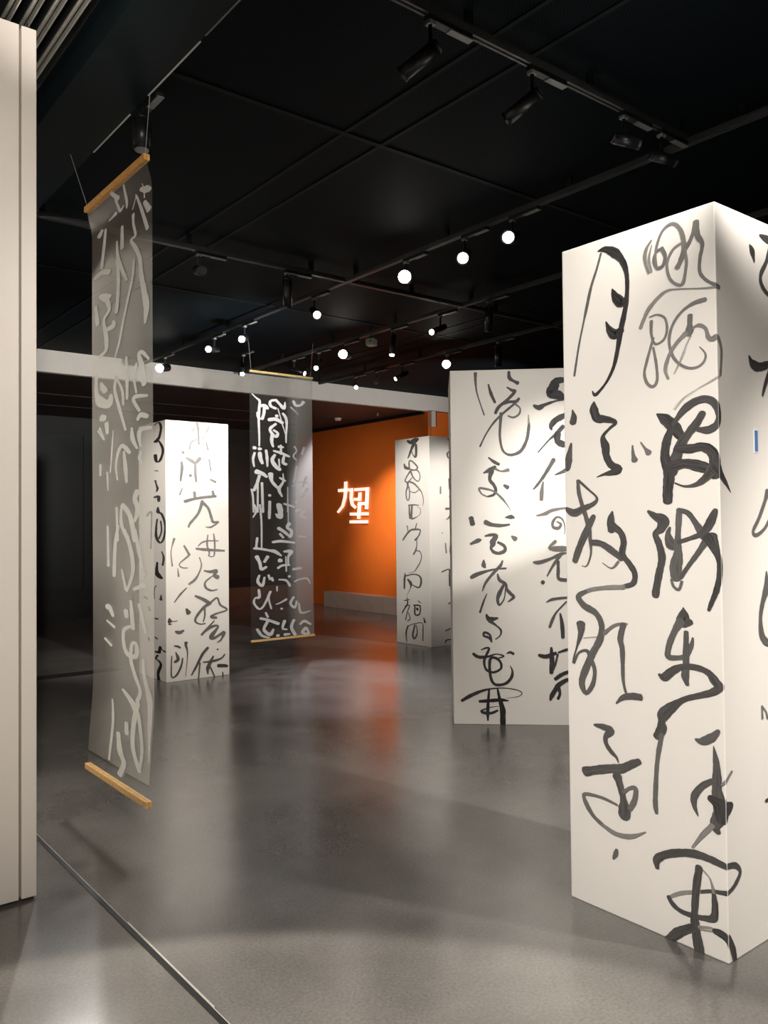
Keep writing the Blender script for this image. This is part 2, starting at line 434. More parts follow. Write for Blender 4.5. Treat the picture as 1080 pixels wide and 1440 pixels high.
 'logo': '''0:228,2297,48 232,2137,50 257,2003,50 328,1850,45 483,1736,33
0:460,2141,55 11,2142,55
0:51,2130,50 67,1978,48 34,1871,48 -68,1810,44
0:-41,2138,53 -454,2138,56
0:-414,2140,52 -387,1781,47
0:-197,2083,47 -187,1934,49
0:-15,1965,53 -187,1960,55
0:-343,1881,54 -139,1886,57
0:-183,1885,51 -168,1753,51 -154,1611,44
0:100,1700,54 -105,1697,53
0:-237,1700,53 -436,1696,52
0:110,1559,54 -418,1557,54''',
}


# ------------------------------------------------------------------ materials
def new_mat(name):
    m = bpy.data.materials.new(name); m.use_nodes = True
    nt = m.node_tree
    return m, nt, nt.nodes['Principled BSDF']

def simple(name, col, rough=.5, metal=0, spec=.5, noise=0, nscale=8, bump=0, bscale=60):
    m, nt, b = new_mat(name)
    b.inputs['Base Color'].default_value = (*col, 1)
    b.inputs['Roughness'].default_value = rough
    b.inputs['Metallic'].default_value = metal
    b.inputs['Specular IOR Level'].default_value = spec
    tc = nt.nodes.new('ShaderNodeTexCoord')
    if noise:
        n = nt.nodes.new('ShaderNodeTexNoise'); n.inputs['Scale'].default_value = nscale; n.inputs['Detail'].default_value = 4
        nt.links.new(tc.outputs['Object'], n.inputs['Vector'])
        r = nt.nodes.new('ShaderNodeValToRGB')
        r.color_ramp.elements[0].position = .3; r.color_ramp.elements[1].position = .7
        r.color_ramp.elements[0].color = (*[c*(1-noise) for c in col], 1)
        r.color_ramp.elements[1].color = (*[min(1, c*(1+noise)) for c in col], 1)
        nt.links.new(n.outputs['Fac'], r.inputs['Fac']); nt.links.new(r.outputs['Color'], b.inputs['Base Color'])
    if bump:
        n = nt.nodes.new('ShaderNodeTexNoise'); n.inputs['Scale'].default_value = bscale
        nt.links.new(tc.outputs['Object'], n.inputs['Vector'])
        bp = nt.nodes.new('ShaderNodeBump'); bp.inputs['Strength'].default_value = bump; bp.inputs['Distance'].default_value = .01
        nt.links.new(n.outputs['Fac'], bp.inputs['Height']); nt.links.new(bp.outputs['Normal'], b.inputs['Normal'])
    return m

def emit(name, col, strength):
    m, nt, b = new_mat(name)
    b.inputs['Base Color'].default_value = (*col, 1)
    b.inputs['Emission Color'].default_value = (*col, 1)
    b.inputs['Emission Strength'].default_value = strength
    return m

WHITE = simple('white_paint', (.82, .765, .695), .55, spec=.25, noise=.015, nscale=3, bump=.05, bscale=25)
PANELW = simple('warm_white_laminate', (.80, .735, .665), .5, spec=.25, noise=.01)
BEAMW = simple('beam_paint', (.74, .70, .65), .6, spec=.2, noise=.02)
BLACK = simple('black_metal', (.010, .011, .012), .38, spec=.5)
TRACK = simple('track_metal', (.075, .08, .082), .4, metal=.3)
GREYBIT = simple('grey_plastic', (.20, .21, .21), .5)
ALU = simple('brushed_aluminium', (.80, .78, .70), .28, metal=.55, noise=.08, nscale=40)
DARKREC = simple('dark_recess', (.012, .014, .015), .6)
SOFFIT = simple('soffit_paint', (.004, .009, .011), .6, spec=.15, noise=.2, nscale=2)
DARKWALL = simple('dark_wall_panel', (.006, .009, .008), .45)
DARKROOM = simple('dark_room_paint', (.02, .022, .024), .8)
FARCEIL = simple('far_ceiling_paint', (.042, .026, .024), .6, noise=.1)
BROWN = simple('brown_skirting', (.15, .075, .05), .6, noise=.1)
ORANGE = simple('orange_paint', (.72, .155, .022), .6, spec=.2, noise=.03, nscale=3)
WOOD = simple('pale_wood', (.85, .43, .12), .5, noise=.22, nscale=60)
WOOD2 = simple('pale_wood_lower', (.74, .45, .17), .5, noise=.18, nscale=60)
CORD = simple('clear_cord', (.35, .36, .36), .3)
PLINTH = simple('pale_acrylic', (.52, .40, .35), .4, noise=.05)
TAPE = simple('blue_tape', (.10, .21, .46), .5)
TAPEEDGE = simple('white_tape_edge', (.85, .85, .85), .6)
LENS_ON = emit('lamp_glow', (1, .95, .86), 14)
LENS_GLARE = emit('lamp_glare', (1, .93, .82), 45)
LENS_DIM = simple('lens_glass', (.35, .36, .36), .12, metal=.6)
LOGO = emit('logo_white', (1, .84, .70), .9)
SENSOR = simple('sensor_plastic', (.62, .64, .55), .5)

# floor: dark polished concrete sheet with smoky patches
def floor_mat():
    m, nt, b = new_mat('polished_floor')
    tc = nt.nodes.new('ShaderNodeTexCoord')
    n1 = nt.nodes.new('ShaderNodeTexNoise'); n1.inputs['Scale'].default_value = 1.1; n1.inputs['Detail'].default_value = 5; n1.inputs['Roughness'].default_value = .55
    nt.links.new(tc.outputs['Object'], n1.inputs['Vector'])
    r = nt.nodes.new('ShaderNodeValToRGB')
    r.color_ramp.interpolation = 'EASE'; r.color_ramp.elements[0].position = .25; r.color_ramp.elements[1].position = .75
    r.color_ramp.elements[0].color = (.090, .083, .076, 1); r.color_ramp.elements[1].color = (.175, .163, .148, 1)
    nt.links.new(n1.outputs['Fac'], r.inputs['Fac'])
    n2 = nt.nodes.new('ShaderNodeTexNoise'); n2.inputs['Scale'].default_value = 90; n2.inputs['Detail'].default_value = 3
    nt.links.new(tc.outputs['Object'], n2.inputs['Vector'])
    mx = nt.nodes.new('ShaderNodeMix'); mx.data_type = 'RGBA'; mx.blend_type = 'MULTIPLY'; mx.inputs['Factor'].default_value = .35
    r2 = nt.nodes.new('ShaderNodeValToRGB'); r2.color_ramp.elements[0].color = (.45, .45, .45, 1); r2.color_ramp.elements[1].color = (1.4, 1.4, 1.4, 1)
    r2.color_ramp.elements[0].position = .3; r2.color_ramp.elements[1].position = .7
    nt.links.new(n2.outputs['Fac'], r2.inputs['Fac'])
    nt.links.new(r.outputs['Color'], mx.inputs['A']); nt.links.new(r2.outputs['Color'], mx.inputs['B'])
    nt.links.new(mx.outputs['Result'], b.inputs['Base Color'])
    mr = nt.nodes.new('ShaderNodeMapRange'); mr.inputs['From Min'].default_value = .3; mr.inputs['From Max'].default_value = .7; mr.inputs['To Min'].default_value = .19; mr.inputs['To Max'].default_value = .26
    nt.links.new(n1.outputs['Fac'], mr.inputs['Value']); nt.links.new(mr.outputs['Result'], b.inputs['Roughness'])
    b.inputs['Specular IOR Level'].default_value = 1.0
    return m
FLOOR = floor_mat()

# ceiling: black expanded-mesh panels
def ceil_mat():
    m, nt, b = new_mat('black_mesh_ceiling')
    tc = nt.nodes.new('ShaderNodeTexCoord')
    v = nt.nodes.new('ShaderNodeTexVoronoi'); v.inputs['Scale'].default_value = 70; v.inputs['Randomness'].default_value = 0
    mp = nt.nodes.new('ShaderNodeMapping'); mp.inputs['Rotation'].default_value = (0, 0, .785)
    nt.links.new(tc.outputs['Object'], mp.inputs['Vector']); nt.links.new(mp.outputs['Vector'], v.inputs['Vector'])
    r = nt.nodes.new('ShaderNodeValToRGB'); r.color_ramp.elements[0].position = .35; r.color_ramp.elements[1].position = .5
    r.color_ramp.elements[0].color = (.001, .0018, .0025, 1); r.color_ramp.elements[1].color = (.004, .009, .013, 1)
    nt.links.new(v.outputs['Distance'], r.inputs['Fac']); nt.links.new(r.outputs['Color'], b.inputs['Base Color'])
    b.inputs['Roughness'].default_value = .7; b.inputs['Specular IOR Level'].default_value = .06
    return m
CEIL = ceil_mat()

# ink: brush tone plus painted-in bleaching by strong light stored per corner, with fine hair streaks along the stroke
def ink_mat(name, dark, light, alpha=None):
    m, nt, b = new_mat(name)
    at = nt.nodes.new('ShaderNodeAttribute'); at.attribute_name = 'tone'
    uv = nt.nodes.new('ShaderNodeUVMap'); uv.uv_map = 'stroke'
    mp = nt.nodes.new('ShaderNodeMapping'); mp.inputs['Scale'].default_value = (3.0, 9, 1)
    nt.links.new(uv.outputs['UV'], mp.inputs['Vector'])
    n = nt.nodes.new('ShaderNodeTexNoise'); n.inputs['Scale'].default_value = 1.0; n.inputs['Detail'].default_value = 3
    nt.links.new(mp.outputs['Vector'], n.inputs['Vector'])
    ma = nt.nodes.new('ShaderNodeMath'); ma.operation = 'MULTIPLY_ADD'; ma.inputs[1].default_value = .45; ma.inputs[2].default_value = -.22
    nt.links.new(n.outputs['Fac'], ma.inputs[0])
    ad = nt.nodes.new('ShaderNodeMath'); ad.operation = 'ADD'; ad.use_clamp = True
    nt.links.new(ma.outputs[0], ad.inputs[0]); nt.links.new(at.outputs['Fac'], ad.inputs[1])
    mx = nt.nodes.new('ShaderNodeMix'); mx.data_type = 'RGBA'
    mx.inputs['A'].default_value = (*dark, 1); mx.inputs['B'].default_value = (*light, 1)
    nt.links.new(ad.outputs[0], mx.inputs['Factor']); nt.links.new(mx.outputs['Result'], b.inputs['Base Color'])
    b.inputs['Roughness'].default_value = .55; b.inputs['Specular IOR Level'].default_value = .3
    # dry hair gaps where the tone is pale; painted marks on film are see-through
    mr = nt.nodes.new('ShaderNodeMapRange')
    sub = nt.nodes.new('ShaderNodeMath'); sub.operation = 'MULTIPLY_ADD'; sub.inputs[1].default_value = -.55; 
    nt.links.new(at.outputs['Fac'], sub.inputs[0]); nt.links.new(n.outputs['Fac'], sub.inputs[2])
    mr.inputs['From Min'].default_value = .02; mr.inputs['From Max'].default_value = .14
    mr.inputs['To Min'].default_value = .0 if alpha is None else alpha*.3; mr.inputs['To Max'].default_value = 1 if alpha is None else alpha
    nt.links.new(sub.outputs[0], mr.inputs['Value']); nt.links.new(mr.outputs['Result'], b.inputs['Alpha'])
    return m
INK = ink_mat('brush_ink', (.012, .010, .011), (.42, .39, .36))
CHALK = ink_mat('white_brush_paint', (.74, .74, .73), (.42, .41, .40), alpha=.8)
CHALK1 = ink_mat('soft_white_brush_paint', (.90, .89, .85), (.7, .69, .66), alpha=.8)

# clear film: reflects like a plastic sheet, otherwise see-through with a faint milky haze
def film_mat(name, haze, refl, mirror_haze=None):
    mirror_haze = haze if mirror_haze is None else mirror_haze
    m = bpy.data.materials.new(name); m.use_nodes = True
    nt = m.node_tree; nt.nodes.clear()
    out = nt.nodes.new('ShaderNodeOutputMaterial')
    tr = nt.nodes.new('ShaderNodeBsdfTransparent'); tr.inputs[0].default_value = (.95, .97, .96, 1)
    df = nt.nodes.new('ShaderNodeBsdfDiffuse'); df.inputs[0].default_value = (.8, .8, .76, 1)
    tl = nt.nodes.new('ShaderNodeBsdfTranslucent'); tl.inputs[0].default_value = (.8, .8, .76, 1)
    gl = nt.nodes.new('ShaderNodeBsdfGlossy'); gl.inputs['Roughness'].default_value = .03; gl.inputs[0].default_value = (1, .98, .93, 1)
    a1 = nt.nodes.new('ShaderNodeMixShader'); a1.inputs[0].default_value = .5
    nt.links.new(df.outputs[0], a1.inputs[1]); nt.links.new(tl.outputs[0], a1.inputs[2])
    a2 = nt.nodes.new('ShaderNodeMixShader'); a2.inputs[0].default_value = haze
    nt.links.new(tr.outputs[0], a2.inputs[1]); nt.links.new(a1.outputs[0], a2.inputs[2])
    # Schlick reflectance of a thin sheet, the same from both sides
    ge = nt.nodes.new('ShaderNodeNewGeometry')
    dt = nt.nodes.new('ShaderNodeVectorMath'); dt.operation = 'DOT_PRODUCT'
    nt.links.new(ge.outputs['Normal'], dt.inputs[0]); nt.links.new(ge.outputs['Incoming'], dt.inputs[1])
    ab = nt.nodes.new('ShaderNodeMath'); ab.operation = 'ABSOLUTE'; nt.links.new(dt.outputs['Value'], ab.inputs[0])
    om = nt.nodes.new('ShaderNodeMath'); om.operation = 'SUBTRACT'; om.inputs[0].default_value = 1; nt.links.new(ab.outputs[0], om.inputs[1])
    pw = nt.nodes.new('ShaderNodeMath'); pw.operation = 'POWER'; pw.inputs[1].default_value = 5; nt.links.new(om.outputs[0], pw.inputs[0])
    lw = nt.nodes.new('ShaderNodeMath'); lw.operation = 'MULTIPLY_ADD'; lw.inputs[1].default_value = .96; lw.inputs[2].default_value = .04; nt.links.new(pw.outputs[0], lw.inputs[0])
    # milkier right part: a bright column's reflection put into the far sheet's haze
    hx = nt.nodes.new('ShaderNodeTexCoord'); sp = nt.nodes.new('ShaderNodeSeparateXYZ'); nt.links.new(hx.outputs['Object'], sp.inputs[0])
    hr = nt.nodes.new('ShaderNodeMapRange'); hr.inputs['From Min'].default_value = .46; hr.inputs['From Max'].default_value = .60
    hr.inputs['To Min'].default_value = haze; hr.inputs['To Max'].default_value = mirror_haze
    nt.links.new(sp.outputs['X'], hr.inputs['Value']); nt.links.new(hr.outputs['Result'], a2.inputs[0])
    tc = nt.nodes.new('ShaderNodeTexCoord')
    n = nt.nodes.new('ShaderNodeTexNoise'); n.inputs['Scale'].default_value = 2.2; n.inputs['Detail'].default_value = 1
    nt.links.new(tc.outputs['Object'], n.inputs['Vector'])
    bp = nt.nodes.new('ShaderNodeBump'); bp.inputs['Strength'].default_value = .12; bp.inputs['Distance'].default_value = .01
    nt.links.new(n.outputs['Fac'], bp.inputs['Height']); nt.links.new(bp.outputs['Normal'], gl.inputs['Normal'])
    mu = nt.nodes.new('ShaderNodeMath'); mu.operation = 'MULTIPLY'; mu.inputs[1].default_value = refl; mu.use_clamp = True
    nt.links.new(lw.outputs[0], mu.inputs[0])
    a3 = nt.nodes.new('ShaderNodeMixShader')
    nt.links.new(mu.outputs[0], a3.inputs[0]); nt.links.new(a2.outputs[0], a3.inputs[1]); nt.links.new(gl.outputs[0], a3.inputs[2])
    nt.links.new(a3.outputs[0], out.inputs[0])
    return m
FILM1 = film_mat('clear_film', .08, 2.7)
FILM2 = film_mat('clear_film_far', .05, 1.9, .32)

# ------------------------------------------------------------------ mesh helpers
def bm_box(bm, x0, y0, z0, x1, y1, z1, M=None):
    vs = [bm.verts.new(Vector(p)) for p in ((x0,y0,z0),(x1,y0,z0),(x1,y1,z0),(x0,y1,z0),(x0,y0,z1),(x1,y0,z1),(x1,y1,z1),(x0,y1,z1))]
    for f in ((3,2,1,0),(4,5,6,7),(0,1,5,4),(1,2,6,5),(2,3,7,6),(3,0,4,7)):
        bm.faces.new([vs[i] for i in f])
    if M: bmesh.ops.transform(bm, matrix=M, verts=vs)
    return vs

def bm_tube(bm, p, q, r0, r1=None, n=16, caps=True):
    p, q = Vector(p), Vector(q); r1 = r0 if r1 is None else r1
    d = (q-p).normalized(); a = d.orthogonal().normalized(); b = d.cross(a)
    A = [bm.verts.new(p + r0*(math.cos(t)*a + math.sin(t)*b)) for t in [2*math.pi*i/n for i in range(n)]]
    B = [bm.verts.new(q + r1*(math.cos(t)*a + math.sin(t)*b)) for t in [2*math.pi*i/n for i in range(n)]]
    for i in range(n): bm.faces.new((A[i], A[(i+1)%n], B[(i+1)%n], B[i]))
    if caps: bm.faces.new(A[::-1]); bm.faces.new(B)

def make(name, bm, mat, parent=None, bevel=0, smooth=False, loc=None):
    bmesh.ops.recalc_face_normals(bm, faces=bm.faces)
    me = bpy.data.meshes.new(name); bm.to_mesh(me); bm.free()
    o = bpy.data.objects.new(name, me); COL.objects.link(o)
    me.materials.append(mat)
    if smooth:
        for p in me.polygons: p.use_smooth = True
    if bevel:
        md = o.modifiers.new('bevel', 'BEVEL'); md.width = bevel; md.segments = 2; md.limit_method = 'ANGLE'
    if parent: o.parent = parent
    if loc: o.location = loc
    return o

def box_obj(name, x0, y0, z0, x1, y1, z1, mat, parent=None, bevel=0):
    bm = bmesh.new(); bm_box(bm, x0, y0, z0, x1, y1, z1)
    return make(name, bm, mat, parent, bevel)

def tag(o, label, cat, group=None):
    o['label'] = label; o['category'] = cat
    if group: o['group'] = group
    return o
def thing(name, label, cat, loc, group=None, rz=0):
    o = bpy.data.objects.new(name, None); COL.objects.link(o); o.location = loc; o.rotation_euler = (0, 0, rz)
    o.empty_display_size = .1
    return tag(o, label, cat, group)
def struct(o): o['kind'] = 'structure'; return o

# ------------------------------------------------------------------ brush strokes
def parse(txt):
    out = []
    for ln in txt.strip().split('\n'):
        t, rest = ln.split(':')
        out.append((float(t), [tuple(int(v)/1000 for v in p.split(',')) for p in rest.split(' ')]))
    return out

def smooth_path(pts, sub, straight=False):
    if straight or len(pts) < 3:
        res = []
        for i in range(len(pts)-1):
            for k in range(sub): 
                t = k/sub; res.append(tuple(a+(b-a)*t for a, b in zip(pts[i], pts[i+1])))
        res.append(pts[-1]); return res
    res = []
    for i in range(len(pts)-1):
        p0 = pts[max(i-1, 0)]; p1 = pts[i]; p2 = pts[i+1]; p3 = pts[min(i+2, len(pts)-1)]
        for k in range(sub):
            t = k/sub
            res.append(tuple(.5*((2*b)+(-a+c)*t+(2*a-5*b+4*c-d)*t*t+(-a+3*b-3*c+d)*t**3) for a, b, c, d in zip(p0, p1, p2, p3)))
    res.append(pts[-1]); return res

def stroke_mesh(name, data, place, ax, mat, parent, lift=.0005, step=.00006, srange=None, round_caps=True, wscale=1.0, straight=False, thick=0, depth=0):
    """place(s, z, h) -> point in the parent's space; s runs across the face, z up, h is the lift off the surface"""
    bm = bmesh.new(); uvl = bm.loops.layers.uv.new('stroke'); tl = bm.faces.layers.float.new('tone_f')
    tones = []
    h = lift
    for si, (tone, pts) in enumerate(data):
        if srange and all(not (srange[0]-.03 <= p[0] <= srange[1]+.03) for p in pts): continue
        h += step
        P = smooth_path(pts, 5, straight)
        P = [(p[0]*ax, p[1], max(.001, p[2]*wscale)) for p in P]
        # drop repeats
        Q = [P[0]]
        for p in P[1:]:
            if math.hypot(p[0]-Q[-1][0], p[1]-Q[-1][1]) > 1e-4: Q.append(p)
        if len(Q) < 2: continue
        if round_caps:
            def cap(a, b):
                dx, dy = a[0]-b[0], a[1]-b[1]; l = math.hypot(dx, dy); dx /= l; dy /= l
                r = a[2]/2
                return [(a[0]+dx*r*f*.8, a[1]+dy*r*f*.8, a[2]*math.sqrt(max(0.0004, 1-f*f))) for f in (.35, .65, .88, 1.0)]
            st = cap(Q[0], Q[1])[::-1]; en = cap(Q[-1], Q[-2])
            Q = st + Q + en
        L = []; u = 0
        for i, p in enumerate(Q):
            a = Q[max(i-1, 0)]; b = Q[min(i+1, len(Q)-1)]
            dx, dy = b[0]-a[0], b[1]-a[1]; l = math.hypot(dx, dy) or 1e-6
            nx, ny = -dy/l, dx/l
            if i: u += math.hypot(p[0]-Q[i-1][0], p[1]-Q[i-1][1])
            wob = 1 if (not round_caps) else 1+.05*math.sin(u*90+si)+.04*math.sin(u*233+si*2)
            w = p[2]/2*wob
            L.append(((p[0]+nx*w)/ax, p[1]+ny*w, (p[0]-nx*w)/ax, p[1]-ny*w, u))
        for i in range(len(L)-1):
            a, b = L[i], L[i+1]
            quad = [(a[0], a[1], a[4], 0), (b[0], b[1], b[4], 0), (b[2], b[3], b[4], 1), (a[2], a[3], a[4], 1)]
            mid = sum(q[0] for q in quad)/4
            if srange:
                if min(q[0] for q in quad) >= srange[1] or max(q[0] for q in quad) <= srange[0]: continue
                quad = [(min(max(q[0], srange[0]), srange[1]), q[1], q[2], q[3]) for q in quad]
            hh = h+step*.85*i/len(L)
            vs = [bm.verts.new(place(q[0], max(q[1], .001), hh)) for q in quad]
            try: f = bm.faces.new(vs)
            except ValueError: continue
            if f.calc_area() < 1e-9: bm.faces.remove(f); continue
            for lp, q in zip(f.loops, quad): lp[uvl].uv = (q[2]*4, q[3]+si*3.7)
            f[tl] = tone
    me = bpy.data.meshes.new(name)
    bm.to_mesh(me)
    vals = [0]*len(me.polygons)
    src = me.attributes['tone_f']
    for i in range(len(me.polygons)): vals[i] = src.data[i].value
    at = me.attributes.new('tone', 'FLOAT', 'FACE')
    for i, v in enumerate(vals): at.data[i].value = v
    bm.free()
    o = bpy.data.objects.new(name, me); COL.objects.link(o); me.materials.append(mat); o.parent = parent
    return o

S = {k: parse(v) for k, v in DATA.items()}

# ------------------------------------------------------------------ calligraphy columns
def column(name, label, x, y, wx, wy, h, rz=0):
    t = thing(name, label, 'column', (x, y, 0), 'calligraphy columns', rz)
    bm = bmesh.new(); bm_box(bm, 0, 0, 0, wx, wy, h)
    make('column_body', bm, WHITE, t, .004)
    return t
big = column('calligraphy_column', 'nearest tall white column at the right with large black brush writing and blue tape', 2.70125, 1.49318, .66, .658, 2.6097)
stroke_mesh('brush_calligraphy', S['big'], lambda s, z, h: (-h, -s, z), .84, INK, big, srange=(-.655, 0))
stroke_mesh('brush_calligraphy', S['big'], lambda s, z, h: (s, -h, z), .84, INK, big, srange=(0, .655))
mid = column('calligraphy_column', 'white column standing square on behind the nearest column, writing ending in a bold black grid at its foot', 4.33499, 4.51981, .95, .83, 2.6623, math.atan2(3.95495-4.51981, 4.94813-4.33499))
stroke_mesh('brush_calligraphy', S['mid'], lambda s, z, h: (s, -h, z), 1.03, INK, mid, srange=(0, .95))
far = column('calligraphy_column', 'small far white column in front of the orange wall', 6.80262, 7.47148, .66, .65, 2.585)
stroke_mesh('brush_calligraphy', S['far'], lambda s, z, h: (-h, -s, z), .64, INK, far, srange=(-.65, 0))
stroke_mesh('brush_calligraphy', S['far'], lambda s, z, h: (s, -h, z), .64, INK, far, srange=(0, .66))
back = column('calligraphy_column', 'white column at the left, partly behind the near hanging film, with grey brush writing washed out by strong light', 3.3509, 7.45436, .68131, .66, 2.5383)
stroke_mesh('brush_calligraphy', S['back'], lambda s, z, h: (s, -h, z), .88, INK, back, srange=(0, .68), wscale=1.3)
stroke_mesh('brush_calligraphy', S['back'], lambda s, z, h: (-h, -s, z), .2, INK, back, srange=(-.66, 0))
# blue tape on the nearest column
tp = box_obj('tape_strip', .238, -.0016, 1.748, .268, 0, 1.835, TAPEEDGE, big)
tp['label'] = 'blue tape strip'
box_obj('tape_centre', .242, -.0022, 1.753, .264, -.0015, 1.829, TAPE, tp)

# ------------------------------------------------------------------ hanging films
def scroll(label, origin, axis, width, zt, zb, film, chalk, data, ax, bulge, cords, dense, flip=1, wood=WOOD, rod=.016, inset=0.0):
    t = thing('hanging_scroll', label, 'hanging scroll', (origin[0], origin[1], zb), 'transparent hanging scrolls')
    def pl(s, z, h):           # local to the empty
        k = (z-zb)/(zt-zb)
        ss = lambda q: (lambda e: e*e*(3-2*e))(min(max(q, 0), 1))
        off = bulge*ss((1-k)/.045)*ss(k/.16)
        off += .0022*math.sin(s*9+k*5)*math.sin(math.pi*min(max(k,0),1))
        if axis == 'y': return (off-h, s, z-zb)
        return (s, off-h, z-zb)
    bm = bmesh.new(); nx, nz = 14, 60
    g = [[bm.verts.new(pl(inset+(width-2*inset)*i/nx, zb+(zt-zb)*j/nz, 0)) for j in range(nz+1)] for i in range(nx+1)]
    for i in range(nx):
        for j in range(nz): bm.faces.new((g[i][j], g[i+1][j], g[i+1][j+1], g[i][j+1]))
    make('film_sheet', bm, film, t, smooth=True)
    stroke_mesh('white_brush_calligraphy', data, pl, ax, chalk, t, lift=.002, step=.00006, wscale=(1.35 if axis == 'y' else 1.12), srange=(inset+.004, width-inset-.004))
    for nm, z in (('top_rod', zt), ('bottom_rod', zb)):
        r = rod; bm = bmesh.new()
        e = .004
        for sgn in (-1, 1):    # two slats pinching the film
            if axis == 'y': bm_box(bm, sgn*r*.55-r*.5, -e, z-zb-r, sgn*r*.55+r*.5, width+e, z-zb+r)
            else: bm_box(bm, -e, sgn*r*.55-r*.5, z-zb-r, width+e, sgn*r*.55+r*.5, z-zb+r)
        make(nm, bm, wood if nm == 'top_rod' else WOOD2, t, .002)
    for a, b in cords:
        bm = bmesh.new(); bm_tube(bm, Vector(a)-Vector((origin[0], origin[1], zb)), Vector(b)-Vector((origin[0], origin[1], zb)), .0016, n=6)
        make('hanging_cord', bm, CORD, t)
    return t
scroll('large near clear film scroll with milky sheen, hung beside the white partition ends', (1.50723, 3.54899), 'y', .79, 3.194, .25, FILM1, CHALK1, S['film1'], .42, .028,
       [((1.507, 3.56, 3.21), (1.53, 3.56, 3.50)), ((1.507, 4.33, 3.21), (1.44, 4.40, 3.50))], 1, rod=.0145)
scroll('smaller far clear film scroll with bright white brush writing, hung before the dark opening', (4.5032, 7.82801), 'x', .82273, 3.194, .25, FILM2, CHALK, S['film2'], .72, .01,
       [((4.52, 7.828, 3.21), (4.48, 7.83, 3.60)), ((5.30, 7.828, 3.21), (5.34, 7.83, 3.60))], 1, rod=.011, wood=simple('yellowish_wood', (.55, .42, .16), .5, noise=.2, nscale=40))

# ------------------------------------------------------------------ room shell
CZ = 3.60
struct(box_obj('floor', -7, -6, -.1, 14, 14, 0, FLOOR))
struct(box_obj('ceiling', 1.53, -6, CZ, 14, 9.9, CZ+.1, CEIL))
struct(box_obj('ceiling', -7, 9.98, 3.35, 14, 14, 3.45, FARCEIL))
struct(box_obj('ceiling', -7, -6, CZ+.08, 1.21, 9.9, CZ+.18, DARKREC))
b = struct(box_obj('trim_1', 1.205, -6, 3.50, 1.53, 5.35, CZ+.1, SOFFIT)); b['label'] = 'dark bulkhead soffit'
struct(box_obj('trim_2', 1.205, 5.35, CZ-.02, 1.53, 9.9, CZ+.1, SOFFIT))
struct(box_obj('wall_back', -7, -6.1, 0, 14, -6, 3.8, DARKROOM))
struct(box_obj('wall_right', 14, -6, 0, 14.1, 14.1, 3.8, DARKROOM))
struct(box_obj('wall_left', -7.1, -6, 0, -7, 14.1, 3.8, DARKROOM))
struct(box_obj('wall_far', -7, 13.85, 0, 9.2, 13.95, 3.35, DARKWALL))
struct(box_obj('baseboard_far', 5.6, 13.80, 0, 9.0, 13.85, .34, BROWN))
bm = bmesh.new()
bm_box(bm, 9.0, 9.9, 0, 9.2, 13.85, 3.35); bm_box(bm, 9.2, 9.9, 0, 14, 10.1, 3.35)
struct(make('wall_orange', bm, ORANGE))
# dark wall panels, shallow relief
for i, (a, c) in enumerate(((3.0, 4.7), (4.74, 6.4), (6.44, 8.1))):
    struct(box_obj('trim_%d' % (3+i), a, 13.82, .5, c, 13.85, 3.05, simple('dark_green_panel', (.012, .017, .015), .4)))
beam = struct(box_obj('trim_6', 1.21, 9.9, 3.338, 14, 9.98, 3.60, BEAMW)); beam['label'] = 'long pale cross beam'
# seams of the far ceiling and of the black mesh ceiling
bm = bmesh.new()
bm_box(bm, 3, 11.55, 3.335, 8.9, 11.60, 3.352); bm_box(bm, 3, 12.6, 3.335, 8.9, 12.63, 3.352)
bm_box(bm, 8.96, 9.98, 3.30, 9.0, 13.85, 3.352)
struct(make('trim_7', bm, simple('seam_dark', (.006, .004, .004), .6)))
SEAM = simple('mesh_seam', (.004, .0065, .008), .7, spec=.15)
bm = bmesh.new()
for x in (2.60, 2.85, 6.1, 6.3, 9.4): bm_box(bm, x-.012, -4, CZ-.006, x+.012, 9.88, CZ)
for y in (3.50, 6.7, .3): bm_box(bm, 1.55, y-.016, CZ-.007, 13.9, y+.016, CZ)
struct(make('trim_8', bm, SEAM))
# bright edge of the bulkhead
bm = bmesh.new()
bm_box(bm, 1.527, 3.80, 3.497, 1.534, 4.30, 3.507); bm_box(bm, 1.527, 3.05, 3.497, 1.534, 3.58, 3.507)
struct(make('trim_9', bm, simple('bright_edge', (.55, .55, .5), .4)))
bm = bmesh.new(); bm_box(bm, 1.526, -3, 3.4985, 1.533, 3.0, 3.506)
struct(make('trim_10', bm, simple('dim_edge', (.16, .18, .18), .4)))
# grooves in the floor
bm = bmesh.new(); bm_box(bm, 1.186, -5, .0005, 1.206, 8.45, .0025)
g = struct(make('trim_11', bm, simple('groove_dark', (.008, .008, .009), .5)))
bm = bmesh.new(); bm_box(bm, 1.206, 2.35, .0005, 1.213, 3.05, .004); bm_box(bm, 1.206, -5, .0005, 1.209, 2.35, .003); bm_box(bm, 1.206, 3.05, .0005, 1.2085, 8.4, .003)
struct(make('trim_12', bm, ALU))
bm = bmesh.new(); bm_box(bm, 1.21, 8.40, .0005, 3.3, 8.62, .003)
struct(make('trim_13', bm, simple('threshold_dark', (.012, .011, .012), .6)))

